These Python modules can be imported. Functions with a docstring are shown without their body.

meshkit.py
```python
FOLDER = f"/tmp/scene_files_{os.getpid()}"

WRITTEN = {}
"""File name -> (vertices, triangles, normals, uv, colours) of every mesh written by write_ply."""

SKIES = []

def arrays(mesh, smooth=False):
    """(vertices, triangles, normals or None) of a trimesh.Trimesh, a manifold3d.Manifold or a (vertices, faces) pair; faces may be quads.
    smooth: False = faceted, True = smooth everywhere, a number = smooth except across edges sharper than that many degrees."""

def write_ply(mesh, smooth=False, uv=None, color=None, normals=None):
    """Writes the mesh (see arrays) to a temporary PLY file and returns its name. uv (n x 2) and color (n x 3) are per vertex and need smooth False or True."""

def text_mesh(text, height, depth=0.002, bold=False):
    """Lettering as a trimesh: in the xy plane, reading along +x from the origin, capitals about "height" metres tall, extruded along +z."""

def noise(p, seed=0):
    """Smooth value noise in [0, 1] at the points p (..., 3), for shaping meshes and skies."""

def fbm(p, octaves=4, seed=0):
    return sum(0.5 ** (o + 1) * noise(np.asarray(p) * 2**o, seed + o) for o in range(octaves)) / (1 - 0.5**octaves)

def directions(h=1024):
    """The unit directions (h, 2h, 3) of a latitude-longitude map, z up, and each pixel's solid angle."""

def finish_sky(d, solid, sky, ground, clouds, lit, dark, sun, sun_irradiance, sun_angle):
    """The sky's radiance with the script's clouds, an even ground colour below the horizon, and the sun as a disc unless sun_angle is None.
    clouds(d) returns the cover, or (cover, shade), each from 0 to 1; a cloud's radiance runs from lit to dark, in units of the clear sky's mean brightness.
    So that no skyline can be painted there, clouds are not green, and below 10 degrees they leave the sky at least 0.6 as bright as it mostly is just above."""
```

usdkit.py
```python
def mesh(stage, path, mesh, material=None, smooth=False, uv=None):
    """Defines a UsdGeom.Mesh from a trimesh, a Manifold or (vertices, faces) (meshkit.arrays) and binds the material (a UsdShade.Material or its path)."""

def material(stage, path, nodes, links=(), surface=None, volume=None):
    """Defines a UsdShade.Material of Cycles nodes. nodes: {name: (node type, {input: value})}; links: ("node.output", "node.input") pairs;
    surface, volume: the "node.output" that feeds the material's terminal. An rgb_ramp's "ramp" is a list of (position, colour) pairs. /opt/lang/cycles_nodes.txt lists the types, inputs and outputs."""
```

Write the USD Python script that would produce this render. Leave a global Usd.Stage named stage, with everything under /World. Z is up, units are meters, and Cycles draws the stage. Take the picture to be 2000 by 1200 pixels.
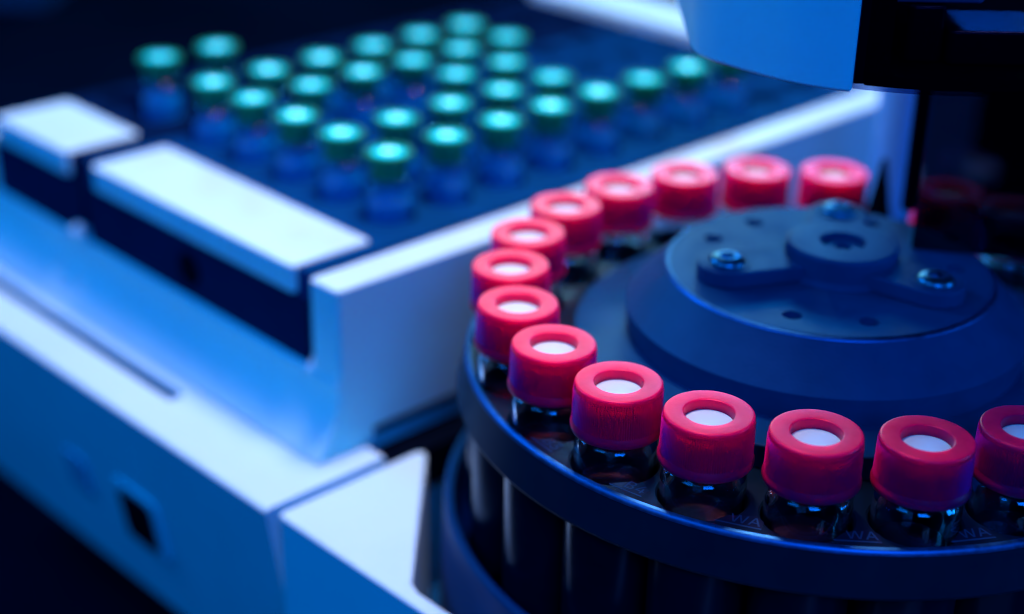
import math, random
import numpy as np, trimesh, shapely, manifold3d as m3
import shapely.geometry as sg
from shapely import affinity
import usdkit, meshkit
from pxr import Usd, UsdGeom, UsdLux, UsdShade, Gf, Sdf

random.seed(5)
stage = Usd.Stage.CreateInMemory()
UsdGeom.SetStageUpAxis(stage, "Z")
UsdGeom.SetStageMetersPerUnit(stage, 1.0)
UsdGeom.Xform.Define(stage, "/World")
UsdGeom.Scope.Define(stage, "/World/Looks")
MM = 0.001                                   # everything below is written in millimetres

# ---------------------------------------------------------------- camera
EL, ROLL = math.radians(25.22924), math.radians(1.2039)
CAM = np.array([-46.39, -213.67, 94.92])
fw = np.array([0, math.cos(EL), -math.sin(EL)])
rt = np.cross(fw, [0, 0, 1]); rt /= np.linalg.norm(rt); up = np.cross(rt, fw)
rt, up = math.cos(ROLL) * rt + math.sin(ROLL) * up, -math.sin(ROLL) * rt + math.cos(ROLL) * up
cam = UsdGeom.Camera.Define(stage, "/World/camera")
cam.CreateHorizontalApertureAttr(36.0)
cam.CreateVerticalApertureAttr(21.6)
FOCAL = 3099.156 / 2000 * 36
cam.CreateFocalLengthAttr(FOCAL)
cam.CreateClippingRangeAttr(Gf.Vec2f(0.01, 20))
cam.CreateFocusDistanceAttr(0.199)
cam.CreateFStopAttr(FOCAL / 6.4)
cam.CreateExposureAttr(0.0)
M = np.eye(4); M[0, :3], M[1, :3], M[2, :3], M[3, :3] = rt, up, -fw, CAM * MM
cam.AddTransformOp().Set(Gf.Matrix4d(M.tolist()))


# ---------------------------------------------------------------- lamps (rect lamps, reddish key and blue others, some added to brighten parts; no sky)
def lamp(name, pos, target, w, h, color, intensity):
    L = UsdLux.RectLight.Define(stage, "/World/" + name)
    L.CreateWidthAttr(w * MM); L.CreateHeightAttr(h * MM)
    L.CreateColorAttr(Gf.Vec3f(*color)); L.CreateIntensityAttr(intensity)
    p, t = np.array(pos, float), np.array(target, float)
    z = p - t; z /= np.linalg.norm(z)
    x = np.cross([0, 0, 1], z); x /= np.linalg.norm(x); y = np.cross(z, x)
    A = np.eye(4); A[0, :3], A[1, :3], A[2, :3], A[3, :3] = x, y, z, p * MM
    L.AddTransformOp().Set(Gf.Matrix4d(A.tolist()))
    return L


lamp("key_lamp", (-25, 57, 330), (-45, 47, -30), 90, 90, (1.0, .205, .23), 265.0)
lamp("back_lamp", (180, 800, 350), (0, 30, 0), 260, 110, (.004, .32, 1.0), 22.0)
lamp("septum_glint_lamp", (-70, 800, 258), (-30, 90, 0), 430, 66, (.36, .88, 1.0), 17.0)  # added lamp, placed only to put glints on the green-cap septa
lamp("fill_lamp", (-470, -330, 470), (-60, 60, -30), 320, 260, (.001, .28, 1.0), 5.2)
lamp("left_lamp", (-520, 240, 320), (-40, 0, -10), 220, 240, (.008, .32, 1.0), 12.0)
lamp("added_front_lamp", (60, -520, 330), (-20, 40, -20), 260, 200, (.003, .22, 1.0), 12.5)  # added to brighten the white side wall with blue; no known source
lamp("added_right_lamp", (500, -85, 75), (-20, 70, -20), 120, 130, (.005, .27, 1.0), 20.0)  # added to brighten the far side wall where the tower blocks light


# ---------------------------------------------------------------- materials
def mat(name, base, rough=.5, noise=None, bump=None, metallic=0.0, spec=.5, extra=None, vary=.12, tint=(1, 1, 1)):
    n = {"p": ("principled_bsdf", {"base_color": base, "roughness": rough, "metallic": metallic, "specular_ior_level": spec, "specular_tint": tint, **(extra or {})})}
    links = []
    if noise or bump:
        n["tc"] = ("texture_coordinate", {})
    if noise:
        n["nz"] = ("noise_texture", {"scale": noise, "detail": 5.0, "roughness": .6})
        a = tuple(c * (1 - vary) for c in base); b = tuple(min(1, c * (1 + vary)) for c in base)
        n["rp"] = ("rgb_ramp", {"ramp": [(.3, a), (.7, b)]})
        links += [("tc.object", "nz.vector"), ("nz.fac", "rp.fac"), ("rp.color", "p.base_color")]
        n["mr"] = ("map_range", {"from_min": .3, "from_max": .7, "to_min": max(.02, rough - .07), "to_max": rough + .07})
        links += [("nz.fac", "mr.value"), ("mr.result", "p.roughness")]
    if bump:
        sc, dist, st = bump
        n["bn"] = ("noise_texture", {"scale": sc, "detail": 3.0})
        n["bp"] = ("bump", {"strength": st, "distance": dist})
        links += [("tc.object", "bn.vector"), ("bn.fac", "bp.height"), ("bp.normal", "p.normal")]
    return usdkit.material(stage, "/World/Looks/" + name, n, links, surface="p.BSDF")


M_ = {}
M_["white"] = mat("white_plastic", (.13, .76, .90), .42, spec=.3, tint=(.15, .7, 1), noise=60, bump=(2500, .00006, .25), vary=.02)
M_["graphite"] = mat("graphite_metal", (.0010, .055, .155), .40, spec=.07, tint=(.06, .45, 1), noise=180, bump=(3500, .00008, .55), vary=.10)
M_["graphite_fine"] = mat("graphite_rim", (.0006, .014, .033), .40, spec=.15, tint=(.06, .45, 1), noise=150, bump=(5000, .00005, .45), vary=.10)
M_["tube"] = mat("black_gloss_plastic", (.0004, .004, .016), .28, spec=.35, tint=(.1, .5, 1), noise=40, vary=.3)
M_["black"] = mat("black_plastic", (.0003, .003, .010), .6, spec=.0, tint=(.1, .5, 1), noise=40, vary=.3)
M_["rack"] = mat("dark_rack_plastic", (.0004, .045, .155), .55, spec=.0, tint=(.06, .45, 1), noise=60, bump=(1500, .0001, .4), vary=.12)
M_["shade_front"] = mat("shade_front_dark", (.0004, .014, .06), .6, spec=.0, tint=(.06, .45, 1), noise=60)  # rack front tone, darkened for the shade under the label overhang
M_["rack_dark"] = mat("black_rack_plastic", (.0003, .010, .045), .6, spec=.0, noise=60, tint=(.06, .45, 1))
M_["glint_soft"] = mat("plate_glint_metal", (.004, .13, .36), .45, metallic=1.0, noise=900, vary=.15)  # bright metal that paints the highlight along the plate edge
M_["column"] = mat("blue_grey_plastic", (.03, .40, .85), .5, spec=.2, noise=60, vary=.03)
M_["badge"] = mat("pale_badge", (.02, .42, .62), .5, tint=(.1, .5, 1))
M_["edge"] = mat("rim_glint_metal", (.008, .17, .44), .48, metallic=1.0, noise=900, vary=.15)  # bright metal that paints the highlight line along the rim
M_["print"] = mat("faint_print", (.003, .07, .17), .5, tint=(.1, .5, 1))
M_["patch"] = mat("dark_print_field", (.0003, .010, .035), .45, spec=.3, tint=(.1, .5, 1))
M_["chrome"] = mat("screw_steel", (.06, .24, .38), .36, metallic=1.0, noise=300, vary=.25)
M_["red"] = mat("red_cap_plastic", (.29, .0015, .072), .34, spec=.3, tint=(.9, .4, .75), noise=250, bump=(4500, .00004, .35), vary=.05,
                extra={"subsurface_weight": .5, "subsurface_radius": (1.0, .06, .10), "subsurface_scale": .0035})
M_["septum"] = mat("white_septum", (.15, .80, .86), .5, spec=.3, noise=400, vary=.03)
M_["green"] = mat("green_cap_metal", (.0004, .15, .085), .4, spec=.03, tint=(.1, .8, .6), noise=120, vary=.15)
M_["cyan"] = mat("cyan_septum", (.0002, .92, 1.0), .5, spec=0.0, noise=120, vary=.05)
M_["glint_disc"] = mat("septum_glint", (.02, .80, .95), .10)  # gloss for the added disc that catches the glint
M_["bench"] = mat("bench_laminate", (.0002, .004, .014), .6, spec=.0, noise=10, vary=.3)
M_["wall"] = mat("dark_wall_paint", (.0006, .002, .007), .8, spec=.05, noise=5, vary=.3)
M_["glass"] = mat("clear_glass", (.93, .97, 1.0), .01, tint=(.3, .7, 1), extra={"transmission_weight": 1.0, "ior": 1.5})
M_["liquid"] = mat("dark_sample_liquid", (.002, .006, .02), .08)
M_["pale_liquid"] = mat("pale_blue_liquid", (.0003, .22, .46), .3, spec=0.0)


def pane(name, tint, gloss=(.9, .95, 1), rough=.03):
    """Tinted pane: transparent, with a reflection on its outer faces."""
    return usdkit.material(stage, "/World/Looks/" + name, {
        "t": ("transparent_bsdf", {"color": tint}), "g": ("glossy_bsdf", {"color": gloss, "roughness": rough}), "f": ("fresnel", {"IOR": 1.47}),
        "geo": ("geometry", {}), "iv": ("math", {"math_type": "subtract", "value1": 1.0}), "mu": ("math", {"math_type": "multiply"}), "m": ("mix_closure", {})},
        [("geo.backfacing", "iv.value2"), ("iv.value", "mu.value1"), ("f.fac", "mu.value2"), ("mu.value", "m.fac"), ("t.BSDF", "m.closure1"), ("g.BSDF", "m.closure2")], surface="m.closure")


M_["smoke_cover"] = pane("smoked_cover_acrylic", (.46, .52, .66), (.3, .5, .9), .05)
M_["smoke"] = pane("smoked_acrylic", (.15, .15, .20), (.2, .4, .8))
M_["rack_glass"] = pane("thin_vial_glass", (.80, .93, 1.0), (.22, .75, 1.0), .08)

# ---------------------------------------------------------------- helpers
taken = {}


def path(parent, name):
    base = (parent.GetPath().pathString if parent else "/World") + "/" + name
    k = taken.get(base, 0); taken[base] = k + 1
    return base if k == 0 else f"{base}_{k:03d}"


def obj(name, mesh, m, parent=None, smooth=32):
    """One Mesh prim from a mesh given in millimetres in its parent's frame."""
    v, f, _ = meshkit.arrays(mesh)
    unit = UNIT.get("/".join(parent.GetPath().pathString.split("/")[:3]), 1.0) if parent else 1.0
    return usdkit.mesh(stage, path(parent, name), trimesh.Trimesh(np.asarray(v) * MM * unit, f, process=False), M_[m], smooth=smooth).GetPrim()


def data(p, **kw):
    for k, v in kw.items():
        if v: p.SetCustomDataByKey(k, v)
    return p


UNIT = {}                                    # things drawn in the tray's own module


def thing(name, label, cat, loc=(0, 0, 0), rotz=0.0, group=None, unit=1.0, tilt=(0, 0)):
    x = UsdGeom.Xform.Define(stage, path(None, name))
    x.AddTranslateOp().Set(Gf.Vec3d(*[float(c) * MM for c in loc]))
    if rotz: x.AddRotateZOp().Set(float(rotz))
    if tilt[0] or tilt[1]:
        x.AddRotateXOp().Set(float(tilt[0])); x.AddRotateYOp().Set(float(tilt[1]))
    UNIT[x.GetPath().pathString] = unit
    return data(x.GetPrim(), label=label, category=cat, group=group)


def copy(src, label, loc, rotz=0.0, tilt=(0, 0)):
    was = src.GetCustomData()
    name = src.GetName()
    r = thing(name, label, was["category"], loc, rotz, was.get("group"), tilt=tilt)
    r.GetReferences().AddInternalReference(src.GetPath()); r.SetInstanceable(True)
    return r


def cat(*ms):
    out = []
    for m in ms:
        v, f, _ = meshkit.arrays(m); out.append(trimesh.Trimesh(v, f, process=False))
    return trimesh.util.concatenate(out)


def lathe(prof, n=96):
    """Closed solid of revolution from an (r, z) profile listed from the axis bottom round to the axis top."""
    prof = np.asarray(prof, float); a = np.arange(n) * 2 * np.pi / n
    v = np.stack([prof[:, None, 0] * np.cos(a), prof[:, None, 0] * np.sin(a), np.repeat(prof[:, 1:2], n, 1)], -1).reshape(-1, 3)
    f = []
    P = len(prof)
    i = np.arange(n); j = (i + 1) % n
    for k in range(P - 1):
        q = np.stack([k * n + i, k * n + j, (k + 1) * n + j, (k + 1) * n + i], 1)
        if prof[k + 1, 0] > 1e-9: f.append(q[:, [0, 2, 3]])
        if prof[k, 0] > 1e-9: f.append(q[:, [0, 1, 2]])
    t = trimesh.Trimesh(v, np.vstack(f), process=False); t.merge_vertices()
    return t


def ring_lathe(prof, n=128):
    prof = list(prof) + [prof[0]]
    return lathe(prof, n)


def arc(cx, cz, r, a0, a1, n=5):
    t = np.radians(np.linspace(a0, a1, n)); return [(cx + r * math.cos(x), cz + r * math.sin(x)) for x in t]


def prism(poly, z0, z1, bev=.5, seg=3, holes=True):
    """Upright prism with rounded top and bottom edges on its outer outline."""
    poly = sg.polygon.orient(poly)
    pts = np.array(poly.exterior.coords)[:-1]
    d = np.roll(pts, -1, 0) - pts; d /= np.linalg.norm(d, axis=1, keepdims=True)
    nrm = np.stack([d[:, 1], -d[:, 0]], 1); vn = nrm + np.roll(nrm, 1, 0)
    vn /= np.maximum((vn * vn).sum(1, keepdims=True) / 2, .3)
    rings = []
    t = np.linspace(0, np.pi / 2, seg + 1)
    for x in t: rings.append((pts - vn * bev * (1 - math.sin(x)), z0 + bev * (1 - math.cos(x))))
    for x in t[::-1]: rings.append((pts - vn * bev * (1 - math.sin(x)), z1 - bev * (1 - math.cos(x))))
    n = len(pts)
    v = np.vstack([np.column_stack([p, np.full(n, z)]) for p, z in rings])
    i = np.arange(n); j = (i + 1) % n; f = []
    for k in range(len(rings) - 1):
        f.append(np.stack([k * n + i, k * n + j, (k + 1) * n + j], 1)); f.append(np.stack([k * n + i, (k + 1) * n + j, (k + 1) * n + i], 1))
    cap = sg.Polygon(rings[0][0])
    _, tri = trimesh.creation.triangulate_polygon(cap, engine="earcut")
    vv, _t = trimesh.creation.triangulate_polygon(cap, engine="earcut")
    # map back to ring order
    from scipy.spatial import cKDTree
    idx = cKDTree(rings[0][0]).query(vv)[1]; tri = idx[_t]
    area = 0
    a, b, c = (rings[0][0][tri[:, q]] for q in range(3))
    ccw = np.cross(b - a, c - a) > 0
    tri[~ccw] = tri[~ccw][:, ::-1]
    f.append(tri[:, ::-1]); f.append(tri + (len(rings) - 1) * n)
    return trimesh.Trimesh(v, np.vstack(f), process=False)


def rbox(x0, x1, y0, y1, z0, z1, r=1.0, bev=.5, seg=3):
    b = sg.box(x0, y0, x1, y1)
    if r: b = b.buffer(-r).buffer(r, quad_segs=6)
    return prism(b, z0, z1, bev, seg)


def mani(t):
    t = t.copy(); t.merge_vertices()
    return m3.Manifold(m3.Mesh(np.asarray(t.vertices, np.float32), np.asarray(t.faces, np.uint32)))


def cyl(x, y, r, z0, z1, n=40):
    return m3.Manifold.cylinder(z1 - z0, r, r, n).translate([x, y, z0])


TA = math.degrees(math.atan2(.6976, .7165))
TU = 0.715
G = np.array([-68.80, 51.44, 27.05])          # the tray's own frame: s runs back along the white wall, t runs left along the tray front
E1, E2 = np.array([.7165, .6976, 0]), np.array([-.6976, .7165, 0])


def tray_xyz(s, t, z=0):
    return G + TU * (s * E1 + t * E2 + np.array([0, 0, z]))


# ---------------------------------------------------------------- setting
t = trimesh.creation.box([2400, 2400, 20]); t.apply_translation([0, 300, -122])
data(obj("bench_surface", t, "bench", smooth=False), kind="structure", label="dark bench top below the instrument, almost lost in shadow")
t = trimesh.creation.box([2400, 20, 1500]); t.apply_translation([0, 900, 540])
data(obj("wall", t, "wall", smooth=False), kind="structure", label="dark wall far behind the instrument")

# ---------------------------------------------------------------- instrument base (left unit) and turret base (right unit)
ZL = -98.0
base = thing("instrument_base", "white instrument base with ledge, slot and dark switch below the sample tray", "instrument base", G, TA, unit=TU)


def profile_sweep(prof, t0, t1):
    """Closed profile in (s, z) swept along t."""
    p = sg.Polygon(prof); m = trimesh.creation.extrude_polygon(p, t1 - t0, engine="earcut")
    v = m.vertices.copy(); m.vertices = np.column_stack([v[:, 0], v[:, 2] + t0, v[:, 1]]); m.invert()
    return m


fr = [(-65.4 + 1.0, ZL)] + [(-65.4 + 1.0 + 1.0 * math.cos(a), ZL - 1.0 + 1.0 * math.sin(a)) for a in np.radians([110, 130, 150, 170, 180])]
body = profile_sweep(fr + [(-54.6, -163), (-53, -165), (260, -165), (260, ZL)], -34.6, 149)
body = mani(body) - mani(rbox(-31, 262, -45, -25.2, -175, -90, 1.5, .1)) - mani(rbox(-53.2, -48.8, 23, 130, ZL - 9, ZL + 4, r=1.1, bev=.1))
obj("casing", body, "white", base, smooth=40)
obj("gap_shade", rbox(-30.5, 261, -34.4, -25.4, -112, -101, 0, .1), "black", base)  # added black sheet, paints the shade in the gap below the wall
obj("slot_shade", rbox(-53.1, -48.9, 23.2, 129.8, ZL - 6, ZL - 2.5, 1.0, .1), "black", base)  # added black strip, paints the shade inside the slot
obj("foot", rbox(-20, 20, 20, 220, -194, -165, 3, 1), "black", base)


def on_face(m):
    """Maps a small flat piece drawn in (x = along t reversed, y = up, z = outwards) onto the leaning front of the base."""
    lean = math.atan2(9.8, 63)
    m = m.copy(); v = np.asarray(m.vertices)
    s = -65.35 + (-v[:, 1] - 1.0 - 98 + 98) * 0 + (-(v[:, 1])) * math.tan(lean) - v[:, 2] * math.cos(lean)
    z = -99 + v[:, 1] - v[:, 2] * math.sin(lean)
    m.vertices = np.column_stack([s, -v[:, 0], z]); return m


def plate(x0, x1, y0, y1, h, r):
    return prism(sg.box(x0, y0, x1, y1).buffer(-r).buffer(r), -1, h, min(.4, r * .5), 2)


obj("switch_frame", on_face(plate(-41.5, -20.5, -45, -25.5, .4, 3)), "white", base)
obj("switch", on_face(plate(-38.6, -23.6, -43.2, -27.6, 1.2, 2.6)), "black", base)
obj("badge", on_face(plate(-68.5, -57, -41, -29, .4, 2)), "badge", base)

tb = thing("turret_base", "white turret base unit with a cut-out well beside the left unit", "turret base", (0, 0, 0))
ZT = -43.0
sq = sg.Polygon([tray_xyz(-64.2, -37.4)[:2], tray_xyz(-64.2, -260)[:2], tray_xyz(10, -260)[:2], (120, 50), tray_xyz(190, -37.4)[:2]])
well = sg.Polygon([(-60.4, 70), (-60.4, -17.8), tray_xyz(-60.3, -81)[:2], tray_xyz(-60.3, -262)[:2], (125, -60), (125, 70)])
top = sq.difference(well)
top = min(getattr(top, "geoms", [top]), key=lambda g: g.distance(sg.Point(-63, 0)))
obj("casing", prism(top.buffer(-1.2).buffer(1.2, quad_segs=6), -80, ZT, .5), "white", tb, smooth=40)
fl = sq.intersection(well); fl = max(getattr(fl, "geoms", [fl]), key=lambda g: g.area).buffer(-.4)
obj("well_floor", prism(fl, -79, -72, .1, 1), "graphite", tb)
cup = ring_lathe([(54.7, -40)] + arc(55.6, -37, .9, 180, 0, 7) + [(56.8, -46), (57.5, -71.9), (55.5, -71.9), (54.7, -50)])
if cup.volume < 0: cup.invert()
obj("turret_cup", cup, "graphite", tb)
obj("cup_floor", lathe([(0, -57), (54.6, -57), (54.6, -55), (0, -55)]), "black", tb)

# ---------------------------------------------------------------- tray housing
hs = thing("tray_housing", "white housing with rounded front panel and rails around the dark vial tray", "tray housing", G, TA, unit=TU)
wall = mani(rbox(-38.4, 235, -27.6, -17.2, ZL + .6, -55, 1.4, .8)) - mani(rbox(-28.5, 240, -40, -5, -110, -93.5, 1.5, .1))
obj("side_wall", wall, "white", hs)
obj("plinth", rbox(-26, 234, -24.5, 130, ZL + .3, -93.8, 0, .1), "black", hs)
obj("corner_post", rbox(-38.4, -14, 137.6, 148, ZL + 2.5, -63, 1.4, .8), "white", hs)
obj("low_side_wall", rbox(-13.9, 206, 137.6, 148, ZL + 2.5, -68, 1.4, .8), "black", hs)
prof = [(-33, -76.4), (-36.0, -76.2), (-36.5, -76.3), (-38.7, -79.0), (-38.9, -79.5), (-38.5, -80.2)] + [(-38.4 - 6.8 * (x ** 2.6), -78 - 19.4 * x) for x in np.linspace(.16, 1, 14)] + [(-33, -97.4)]
obj("front_panel", profile_sweep(prof, -27.3, 137.55), "white", hs, smooth=50)
obj("back_rail", rbox(183, 206, -17, 137.5, -95, -52, 1.4, .8), "white", hs)
obj("lip_bump", lathe([(0, -79)] + arc(0, -77.2, 3, 0, 90, 6), 24).apply_translation([-38, 89, 0]), "white", hs)
obj("tray_floor", rbox(-33, 232, -17.1, 137.5, -96, -93, 1, .5), "black", hs)

# dim equipment far behind, only a glow at the upper left corner
fc = thing("equipment_case", "dim blurred blue equipment case far behind at the upper left corner", "equipment case", (-420, 560, -112))
obj("case_body", rbox(-260, 140, 0, 120, .2, 130, 6, 3), "graphite", fc)
obj("case_front", rbox(-240, 120, -4, -.1, 60, 118, 1, .5), "shade_front", fc)  # same dark tone as the rack front

# ---------------------------------------------------------------- racks
PITCH = 18.964


def rack(label, t0, t1, cols, lab, port, body="rack"):
    r = thing("vial_rack", label, "vial rack", G, TA, "dark racks in the white tray housing", unit=TU)
    b = mani(rbox(-37, 181, t0, t1, -92, -54.8, 1.5, .6))
    for i in range(0, 10):
        for tt in cols:
            b = b - cyl(i * PITCH, tt, 7.1, -71, -50, 32)
    obj("rack_body", b, body, r, smooth=30)
    obj("shade_front", rbox(-37.9, -37.05, t0 + .3, t1 - .3, -91.5, -61.6, 0, .2), "shade_front", r)  # added dark panel, paints the shade below the label holder
    obj("label_holder", rbox(-38.6, -14.8, lab[0], lab[1], -61.3, -54.1, 1.6, .7), "white", r)
    if port:
        m = lathe([(0, -1), (4.3, -1), (4.3, .5), (3.6, .8), (0, .8)], 32); m.apply_transform(trimesh.transformations.rotation_matrix(-np.pi / 2, [0, 1, 0])); m.apply_translation([-37.9, 34, -70])
        obj("round_port", m, "black", r)
    return r


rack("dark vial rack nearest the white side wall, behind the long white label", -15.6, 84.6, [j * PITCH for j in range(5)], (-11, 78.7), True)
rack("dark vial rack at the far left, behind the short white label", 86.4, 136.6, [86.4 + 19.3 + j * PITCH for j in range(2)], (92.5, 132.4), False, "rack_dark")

# ---------------------------------------------------------------- green crimp vials in the racks
ZG = -37.84
ORD = "first second third fourth fifth sixth seventh eighth".split()


def glass_vial(z0, zs, zn, zt, R, rn, th=.9):
    """Hollow glass vial: base z0, shoulder from zs up to the neck zn, top zt."""
    out = [(0, z0), (R - .8, z0)] + arc(R - .8, z0 + .8, .8, -80, 0, 4) + [(R, zs)]
    for x in np.linspace(.15, 1, 7): out.append((R - (R - rn) * (1 - math.cos(x * math.pi / 2)) ** 1.0, zs + (zn - zs) * math.sin(x * math.pi / 2)))
    out += [(rn, zt)]
    ins = [(rn - th, zt)]
    for x in np.linspace(1, .15, 7): ins.append((R - th - (R - rn) * (1 - math.cos(x * math.pi / 2)), zs - .5 + (zn - zs) * math.sin(x * math.pi / 2)))
    ins += [(R - th, zs - .5), (R - th, z0 + 1.4), (0, z0 + 1.1)]
    return lathe(out + ins, 64)


GP = [(0, 0), (1, 0), (2, 0), (3, 0), (4, 0), (5, 0), (6, 0), (7, 0), (0, 1), (1, 1), (2, 1), (3, 1), (4, 1), (0, 2), (3, 2), (4, 2),
      (0, 3), (1, 3), (2, 3), (3, 3), (4, 3), (5, 3), (0, 4), (1, 4), (2, 4), (3, 4), (4, 4), (5, 4)]
spots = [(i, j, tray_xyz(i * PITCH, j * PITCH, ZG), f"green-capped vial, {ORD[i]} row behind the long label, {ORD[j]} column from the white rail") for i, j in GP]
spots += [(0, 9, tray_xyz(2.0, 106.5, ZG), "green-capped glass vial alone at the far left, front one of two behind the short label"),
          (1, 9, tray_xyz(20.6, 105.2, ZG), "green-capped glass vial behind the short label, rear one of two at the far left")]
crimp = None
for i, j, X, lab in spots:
    X = X + np.array([random.uniform(-.25, .25), random.uniform(-.25, .25), 0])
    if crimp is None:
        crimp = thing("crimp_vial", lab, "vial", X, random.uniform(0, 360), "green-capped vials in the racks", unit=TU)
        obj("glass_body", glass_vial(-32.5, -10.5, -7.2, -1.4, 6.3, 3.95, .7), "rack_glass", crimp)
        obj("liquid", lathe([(0, -31.3), (5.4, -31.2), (5.45, -12.4), (5.1, -12.1), (0, -12.0)], 40), "pale_liquid", crimp)
        cp = obj("crimp_cap", ring_lathe([(6.2, -1.4)] + arc(5.75, -.45, .45, 0, 90, 5) + [(4.4, -.0), (4.2, -.25), (4.1, -1.3), (4.1, -6.0), (4.35, -6.6), (4.7, -6.5), (4.65, -5.8), (4.5, -2.6), (4.7, -2.2), (5.9, -2.0), (6.2, -1.8)]), "green", crimp)
        se = obj("septum", lathe([(0, -1.2), (4.1, -1.2), (4.1, -.42), (3.0, -.20), (2.05, -.06), (0, -.05)], 48), "cyan", cp)
        obj("septum_glint", lathe([(0, -.1), (2.0, -.1), (2.0, -.02), (1.8, .03), (0, .035)], 32), "glint_disc", cp)  # added glossy disc, keeps the lamp glint to the septum middle
    else:
        copy(crimp, lab, X, random.uniform(0, 360), (random.uniform(-.8, .8), random.uniform(-.8, .8)))

# ---------------------------------------------------------------- carousel
RV, A0, PIT = 46.785, -84.950, 16.351
ANG = {k: A0 - k * PIT for k in range(-2, 13)}
ANG[13], ANG[14] = 54.3, 40.2
for q in range(15, 20): ANG[q] = ANG[14] - PIT * (q - 14)
car = thing("vial_carousel", "round dark graphite carousel holding the ring of red-capped vials", "carousel", (0, 0, 0))
disc = m3.Manifold.revolve(m3.CrossSection([[(20, -18.8), (53.6, -18.8), (54.35, -18.55), (54.55, -18.1), (53.28, -12.75), (52.6, -12.0), (20, -12.0)]]), 256)
for k, a in ANG.items():
    x, y = RV * math.cos(math.radians(a)), RV * math.sin(math.radians(a))
    disc = disc - cyl(x, y, 5.78, -22, -8, 64) - m3.Manifold.cylinder(.35, 5.75, 6.1, 64).translate([x, y, -12.3])
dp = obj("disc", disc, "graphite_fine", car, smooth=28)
obj("rim_glint", ring_lathe([(53.0, -12.8), (53.33, -12.8), (53.28, -12.5), (53.12, -12.22), (52.9, -12.05), (52.55, -11.96), (52.4, -12.1)], 256), "edge", dp)  # added ring with the rim highlight put into its colour
obj("inner_step", ring_lathe([(20, -14), (37.0, -14), (37.0, -8.9)] + arc(36.7, -8.9, .3, 0, 90, 4) + [(20, -8.6)], 192), "graphite", car)
plate_m = m3.Manifold.revolve(m3.CrossSection([[(0, -11), (28.9, -11), (28.9, -9.4), (29.55, -4.9), (29.6, -4.35), (29.2, -3.9), (24.0, 1.45), (23.75, 1.68), (23.45, 1.83), (23.1, 1.9), (0, 1.9)]]), 256)
HOLES = [118.2, 148.7, -115.2, -83.0, 1, 33]
for a in HOLES:
    a = math.radians(a); plate_m = plate_m - cyl(18.7 * math.cos(a), 18.7 * math.sin(a), 1.42, -6, 4, 32)
plate_m = plate_m - cyl(9.6, 17.2, 1.3, -6, 4, 24)
cpl = obj("centre_plate", plate_m, "graphite", car, smooth=24)
hub = ring_lathe([(3.2, 2.0), (8.8, 2.0), (8.5, 2.3), (8.1, 2.8), (8.1, 5.7)] + arc(7.5, 5.7, .6, 0, 90, 4) + [(3.4, 6.3), (3.2, 6.1), (3.2, 4.6)], 96).apply_translation([1.5, -.6, 0])
obj("plate_glint", ring_lathe([(23.9, 1.4), (24.12, 1.42), (23.95, 1.68), (23.7, 1.86), (23.35, 1.94), (23.3, 1.8)], 192), "glint_soft", cpl)  # added ring with the plate highlight put into its colour
obj("hub", hub, "graphite", cpl)
obj("hub_bolt", lathe([(0, 4.2), (3.18, 4.2), (3.18, 4.9), (2.8, 5.4), (1.4, 5.4), (1.4, 4.7), (0, 4.7)], 6).apply_translation([1.5, -.6, 0]), "graphite", cpl, smooth=False)
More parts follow.
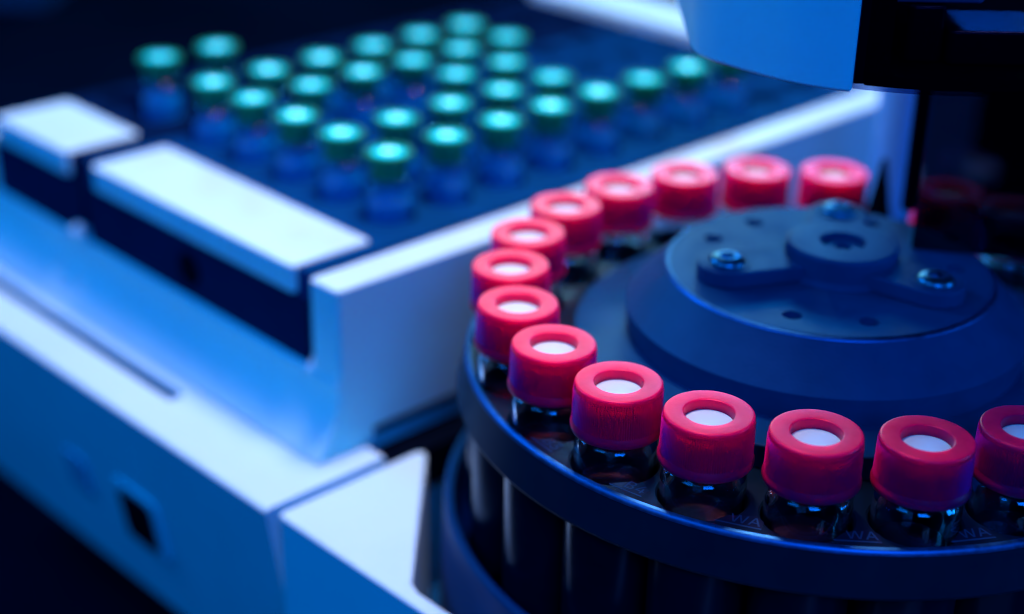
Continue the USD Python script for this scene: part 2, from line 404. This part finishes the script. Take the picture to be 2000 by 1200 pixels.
for a in (197, 76, -38):
    lug = sg.LineString([(6, 0), (16.4, 0)]).buffer(4.3, quad_segs=16)
    lug = affinity.rotate(lug, a, origin=(0, 0)).difference(sg.Point(1.5, -.6).buffer(8.12, quad_segs=32))
    lug = max(getattr(lug, "geoms", [lug]), key=lambda g: g.area)
    lg = obj("lug", prism(lug, 1.95, 4.4, .35, 3), "graphite", cpl)
    c, s_ = 16.4 * math.cos(math.radians(a)), 16.4 * math.sin(math.radians(a))
    head = m3.Manifold.revolve(m3.CrossSection([[(0, 4.3), (2.6, 4.3), (2.6, 4.6), (2.4, 5.0), (1.9, 5.35), (1.4, 5.45), (0, 5.45)]]), 48) - m3.Manifold.cylinder(3, 1.3, 1.3, 6).translate([0, 0, 4.5])
    obj("screw", cat(head.translate([c, s_, 0])), "chrome", lg)
    obj("washer", ring_lathe([(2.8, 4.35), (3.5, 4.35), (3.5, 4.55), (2.8, 4.55)], 40).apply_translation([c, s_, 0]), "graphite", lg)
tube = lathe([(0, -46)] + [(6.25 * math.sin(a), -40 - 6 * math.cos(a)) for a in np.radians([20, 40, 60, 75, 90])] + [(6.35, -18.9), (5.85, -18.9), (5.85, -40), (0, -43)], 64)
for k, a in ANG.items():
    if -2 <= k <= 14:
        a = math.radians(a); obj("holder_tube", tube.copy().apply_translation([RV * math.cos(a), RV * math.sin(a), 0]), "tube", car)


def marking(text, ang, rad=51.35):
    a = math.radians(ang); ux, uy = np.array([-math.sin(a), math.cos(a)]), np.array([-math.cos(a), -math.sin(a)])
    o = rad * np.array([math.cos(a), math.sin(a)])
    tm = meshkit.text_mesh(text, 1.75, .02)
    w = tm.bounds[1][0]

    def put(m, z):
        v = np.asarray(m.vertices); p = o + v[:, :1] * ux + v[:, 1:2] * uy
        return trimesh.Trimesh(np.column_stack([p, v[:, 2] + z]), m.faces, process=False)
    tm.apply_translation([-w / 2, .35, 0])
    fld = trimesh.creation.extrude_polygon(sg.Polygon([(-w / 2 - 1.5, 0), (w / 2 + .3, 0), (w / 2 + .3, 1.6), (w / 2 - .9, 2.6), (-w / 2 - .2, 1.6)]), .02, engine="earcut")
    obj("mark_field", put(fld, -11.99), "patch", dp, smooth=False)
    obj("mark_text", put(tm, -11.965), "print", dp, smooth=False)
    bar = trimesh.creation.extrude_polygon(sg.Polygon([(-w / 2 - 1.5, -.28), (w / 2 + .3, -.28), (w / 2 + .3, -.04), (-w / 2 - 1.7, -.04)]), .02, engine="earcut")
    obj("mark_bar", put(bar, -11.975), "print", dp, smooth=False)


for txt, k in (("WA", -.45), ("WA", .53), ("WA", 1.52), ("B4", 2.57), ("B3", 3.62)):
    marking(txt, A0 - k * PIT)
pin = lathe([(0, -11.9), (2.4, -11.9), (2.4, -7), (1.9, -5), (.8, 1.5), (.5, 3.5), (0, 3.7)], 24); pin.apply_translation([16.6, 42.5, 0])
obj("locating_pin", pin, "black", car)

# ---------------------------------------------------------------- red screw-cap vials
def ribbed_cap():
    n = 480
    prof = [(3.15, -1.7), (3.15, -.35), (3.22, -.12), (3.4, 0), (5.35, 0), (5.55, -.04), (5.68, -.16), (5.73, -.34), (5.74, -.6),
            (5.76, -.95), (5.86, -5.3), (5.88, -5.5), (6.02, -5.75), (6.12, -6.1), (6.1, -6.5), (5.95, -6.75), (5.6, -6.8), (4.9, -6.8), (4.9, -1.7)]
    ribs = {9, 10}
    a = np.arange(n) * 2 * np.pi / n
    v = []
    for q, (r, z) in enumerate(prof):
        rr = np.full(n, r)
        if q in ribs: rr = r + np.where(np.arange(n) % 4 < 2, .07, -.11)
        v.append(np.stack([rr * np.cos(a), rr * np.sin(a), np.full(n, z)], 1))
    v = np.vstack(v); P = len(prof); i = np.arange(n); j = (i + 1) % n; f = []
    for k in range(P):
        k2 = (k + 1) % P
        f += [np.stack([k * n + i, k2 * n + j, k * n + j], 1), np.stack([k * n + i, k2 * n + i, k2 * n + j], 1)]
    m = trimesh.Trimesh(v, np.vstack(f), process=False)
    if m.volume < 0: m.invert()
    return m


WHO = {-1: "red-capped vial cut off by the right picture edge, right of the last WA mark",
       0: "front red-capped vial between the second and third WA marks from the left",
       1: "front red-capped vial between the first and second WA marks from the left",
       2: "red-capped vial in sharp focus between the B4 mark and the first WA mark",
       3: "red-capped vial between the B3 and B4 marks on the carousel rim",
       4: "red-capped vial just left of the B3 mark, fifth from the right along the rim",
       5: "red-capped vial directly in front of the leftmost one of the ring",
       6: "leftmost red-capped vial of the carousel ring, partly hidden by the one before it",
       7: "red-capped vial directly behind the leftmost one of the ring",
       8: "blurred red-capped vial whose top meets the white rail, second behind the leftmost one",
       9: "blurred red-capped vial in front of the white rail, third behind the leftmost one",
       10: "blurred red-capped vial at the back, third to the left of the black pin",
       11: "blurred red-capped vial at the back, second to the left of the black pin",
       12: "blurred red-capped vial at the back, next to the black pin on its left",
       13: "dim red-capped vial seen through the smoked panel, the left one of two",
       14: "dim red-capped vial seen through the smoked panel, at the right picture edge"}
red = None
for k, lab in WHO.items():
    a = math.radians(ANG[k]); X = (RV * math.cos(a), RV * math.sin(a), random.uniform(-.12, .12)); rz = random.uniform(0, 360)
    if red is None:
        red = thing("screw_vial", lab, "vial", X, rz, "red-capped vials in the carousel")
        obj("glass_body", glass_vial(-40, -9.6, -7.6, -1.9, 5.5, 4.6, .8), "glass", red)
        obj("liquid", lathe([(0, -38.6), (4.6, -38.5), (4.65, -14.6), (0, -14.8)], 48), "liquid", red)
        c = obj("screw_cap", ribbed_cap(), "red", red, smooth=35)
        obj("septum", lathe([(0, -2.0), (3.14, -2.0), (3.14, -1.45), (2.2, -1.32), (0, -1.25)], 48), "septum", c)
    else:
        copy(red, lab, X, rz, (random.uniform(-.7, .7), random.uniform(-.7, .7)))

# ---------------------------------------------------------------- injector tower over the carousel
tw = thing("injector_tower", "white injector tower with smoked dark cover hanging over the carousel", "injector tower", (0, 0, 0))
from scipy.interpolate import CubicSpline
o = np.array([(-22.4, 4), (-22.3, -1.6), (-21.2, -4.6), (-19.6, -7.0), (-17.2, -9.6), (-14.2, -12.6), (-11.3, -15.1), (-7.6, -17.3), (-3.6, -18.9)])
u = np.linspace(0, len(o) - 1, 60); curve = CubicSpline(np.arange(len(o)), o)(u)
shell = sg.Polygon(list(curve) + [(-3.6, 38), (-22.4, 38)]).buffer(-.5).buffer(.5, quad_segs=5)
obj("shell", prism(shell, 34.2, 150, .6, 3), "white", tw)
o2 = np.array([(-3.45, -18.1), (2, -19.6), (8, -20.4), (14.7, -20.3), (22, -18.8), (29, -15), (33, -8), (34, 0)])
c2 = CubicSpline(np.arange(len(o2)), o2)(np.linspace(0, len(o2) - 1, 50))
cov = sg.Polygon(list(c2) + [(34, 38), (-3.45, 38)])
wallp = m3.CrossSection([[tuple(p) for p in cov.exterior.coords[:-1]]], m3.FillRule.NonZero)
inn = wallp.offset(-1.4, m3.JoinType.Round)
cover = m3.Manifold.extrude(wallp - inn, 114).translate([0, 0, 34.6])
obj("smoked_cover", cover, "smoke_cover", tw)
obj("cover_floor", m3.Manifold.extrude(inn.offset(-.3), 1.5).translate([0, 0, 34.7]), "black", tw)
obj("cover_frame", rbox(-3.3, 1.2, -17.0, -12.8, 34.9, 149, .4, .2), "black", tw)
obj("bracket", rbox(2, 16, -8, 20, 47, 150, 1, .6), "white", tw)
obj("bracket_foot", rbox(-1, 14, -11, 18, 44, 47, 1, .6), "white", tw)
obj("needle_guide", cat(rbox(4, 9, -12, -4, 36.5, 43.9, 1, .4), rbox(9.3, 22, -13, -2, 36.5, 41, 1, .4)), "tube", tw)
obj("smoked_panel", m3.Manifold.extrude(m3.CrossSection([[(13.8, 8.0), (14.1, 7.0), (34, 3.5), (34.2, 4.5)]], m3.FillRule.NonZero), 32.05).translate([0, 0, 1.95]), "smoke", tw)
obj("guide_post", rbox(16.9, 19.4, 27, 29.5, .2, 34.1, .6, .3), "black", tw)
obj("support_column", rbox(24.0, 31, 76, 86, -60, 150, 3, .6), "column", tw)
obj("column_arm", rbox(20, 33, 38.1, 75.9, 120, 149, 3, 1), "white", tw)
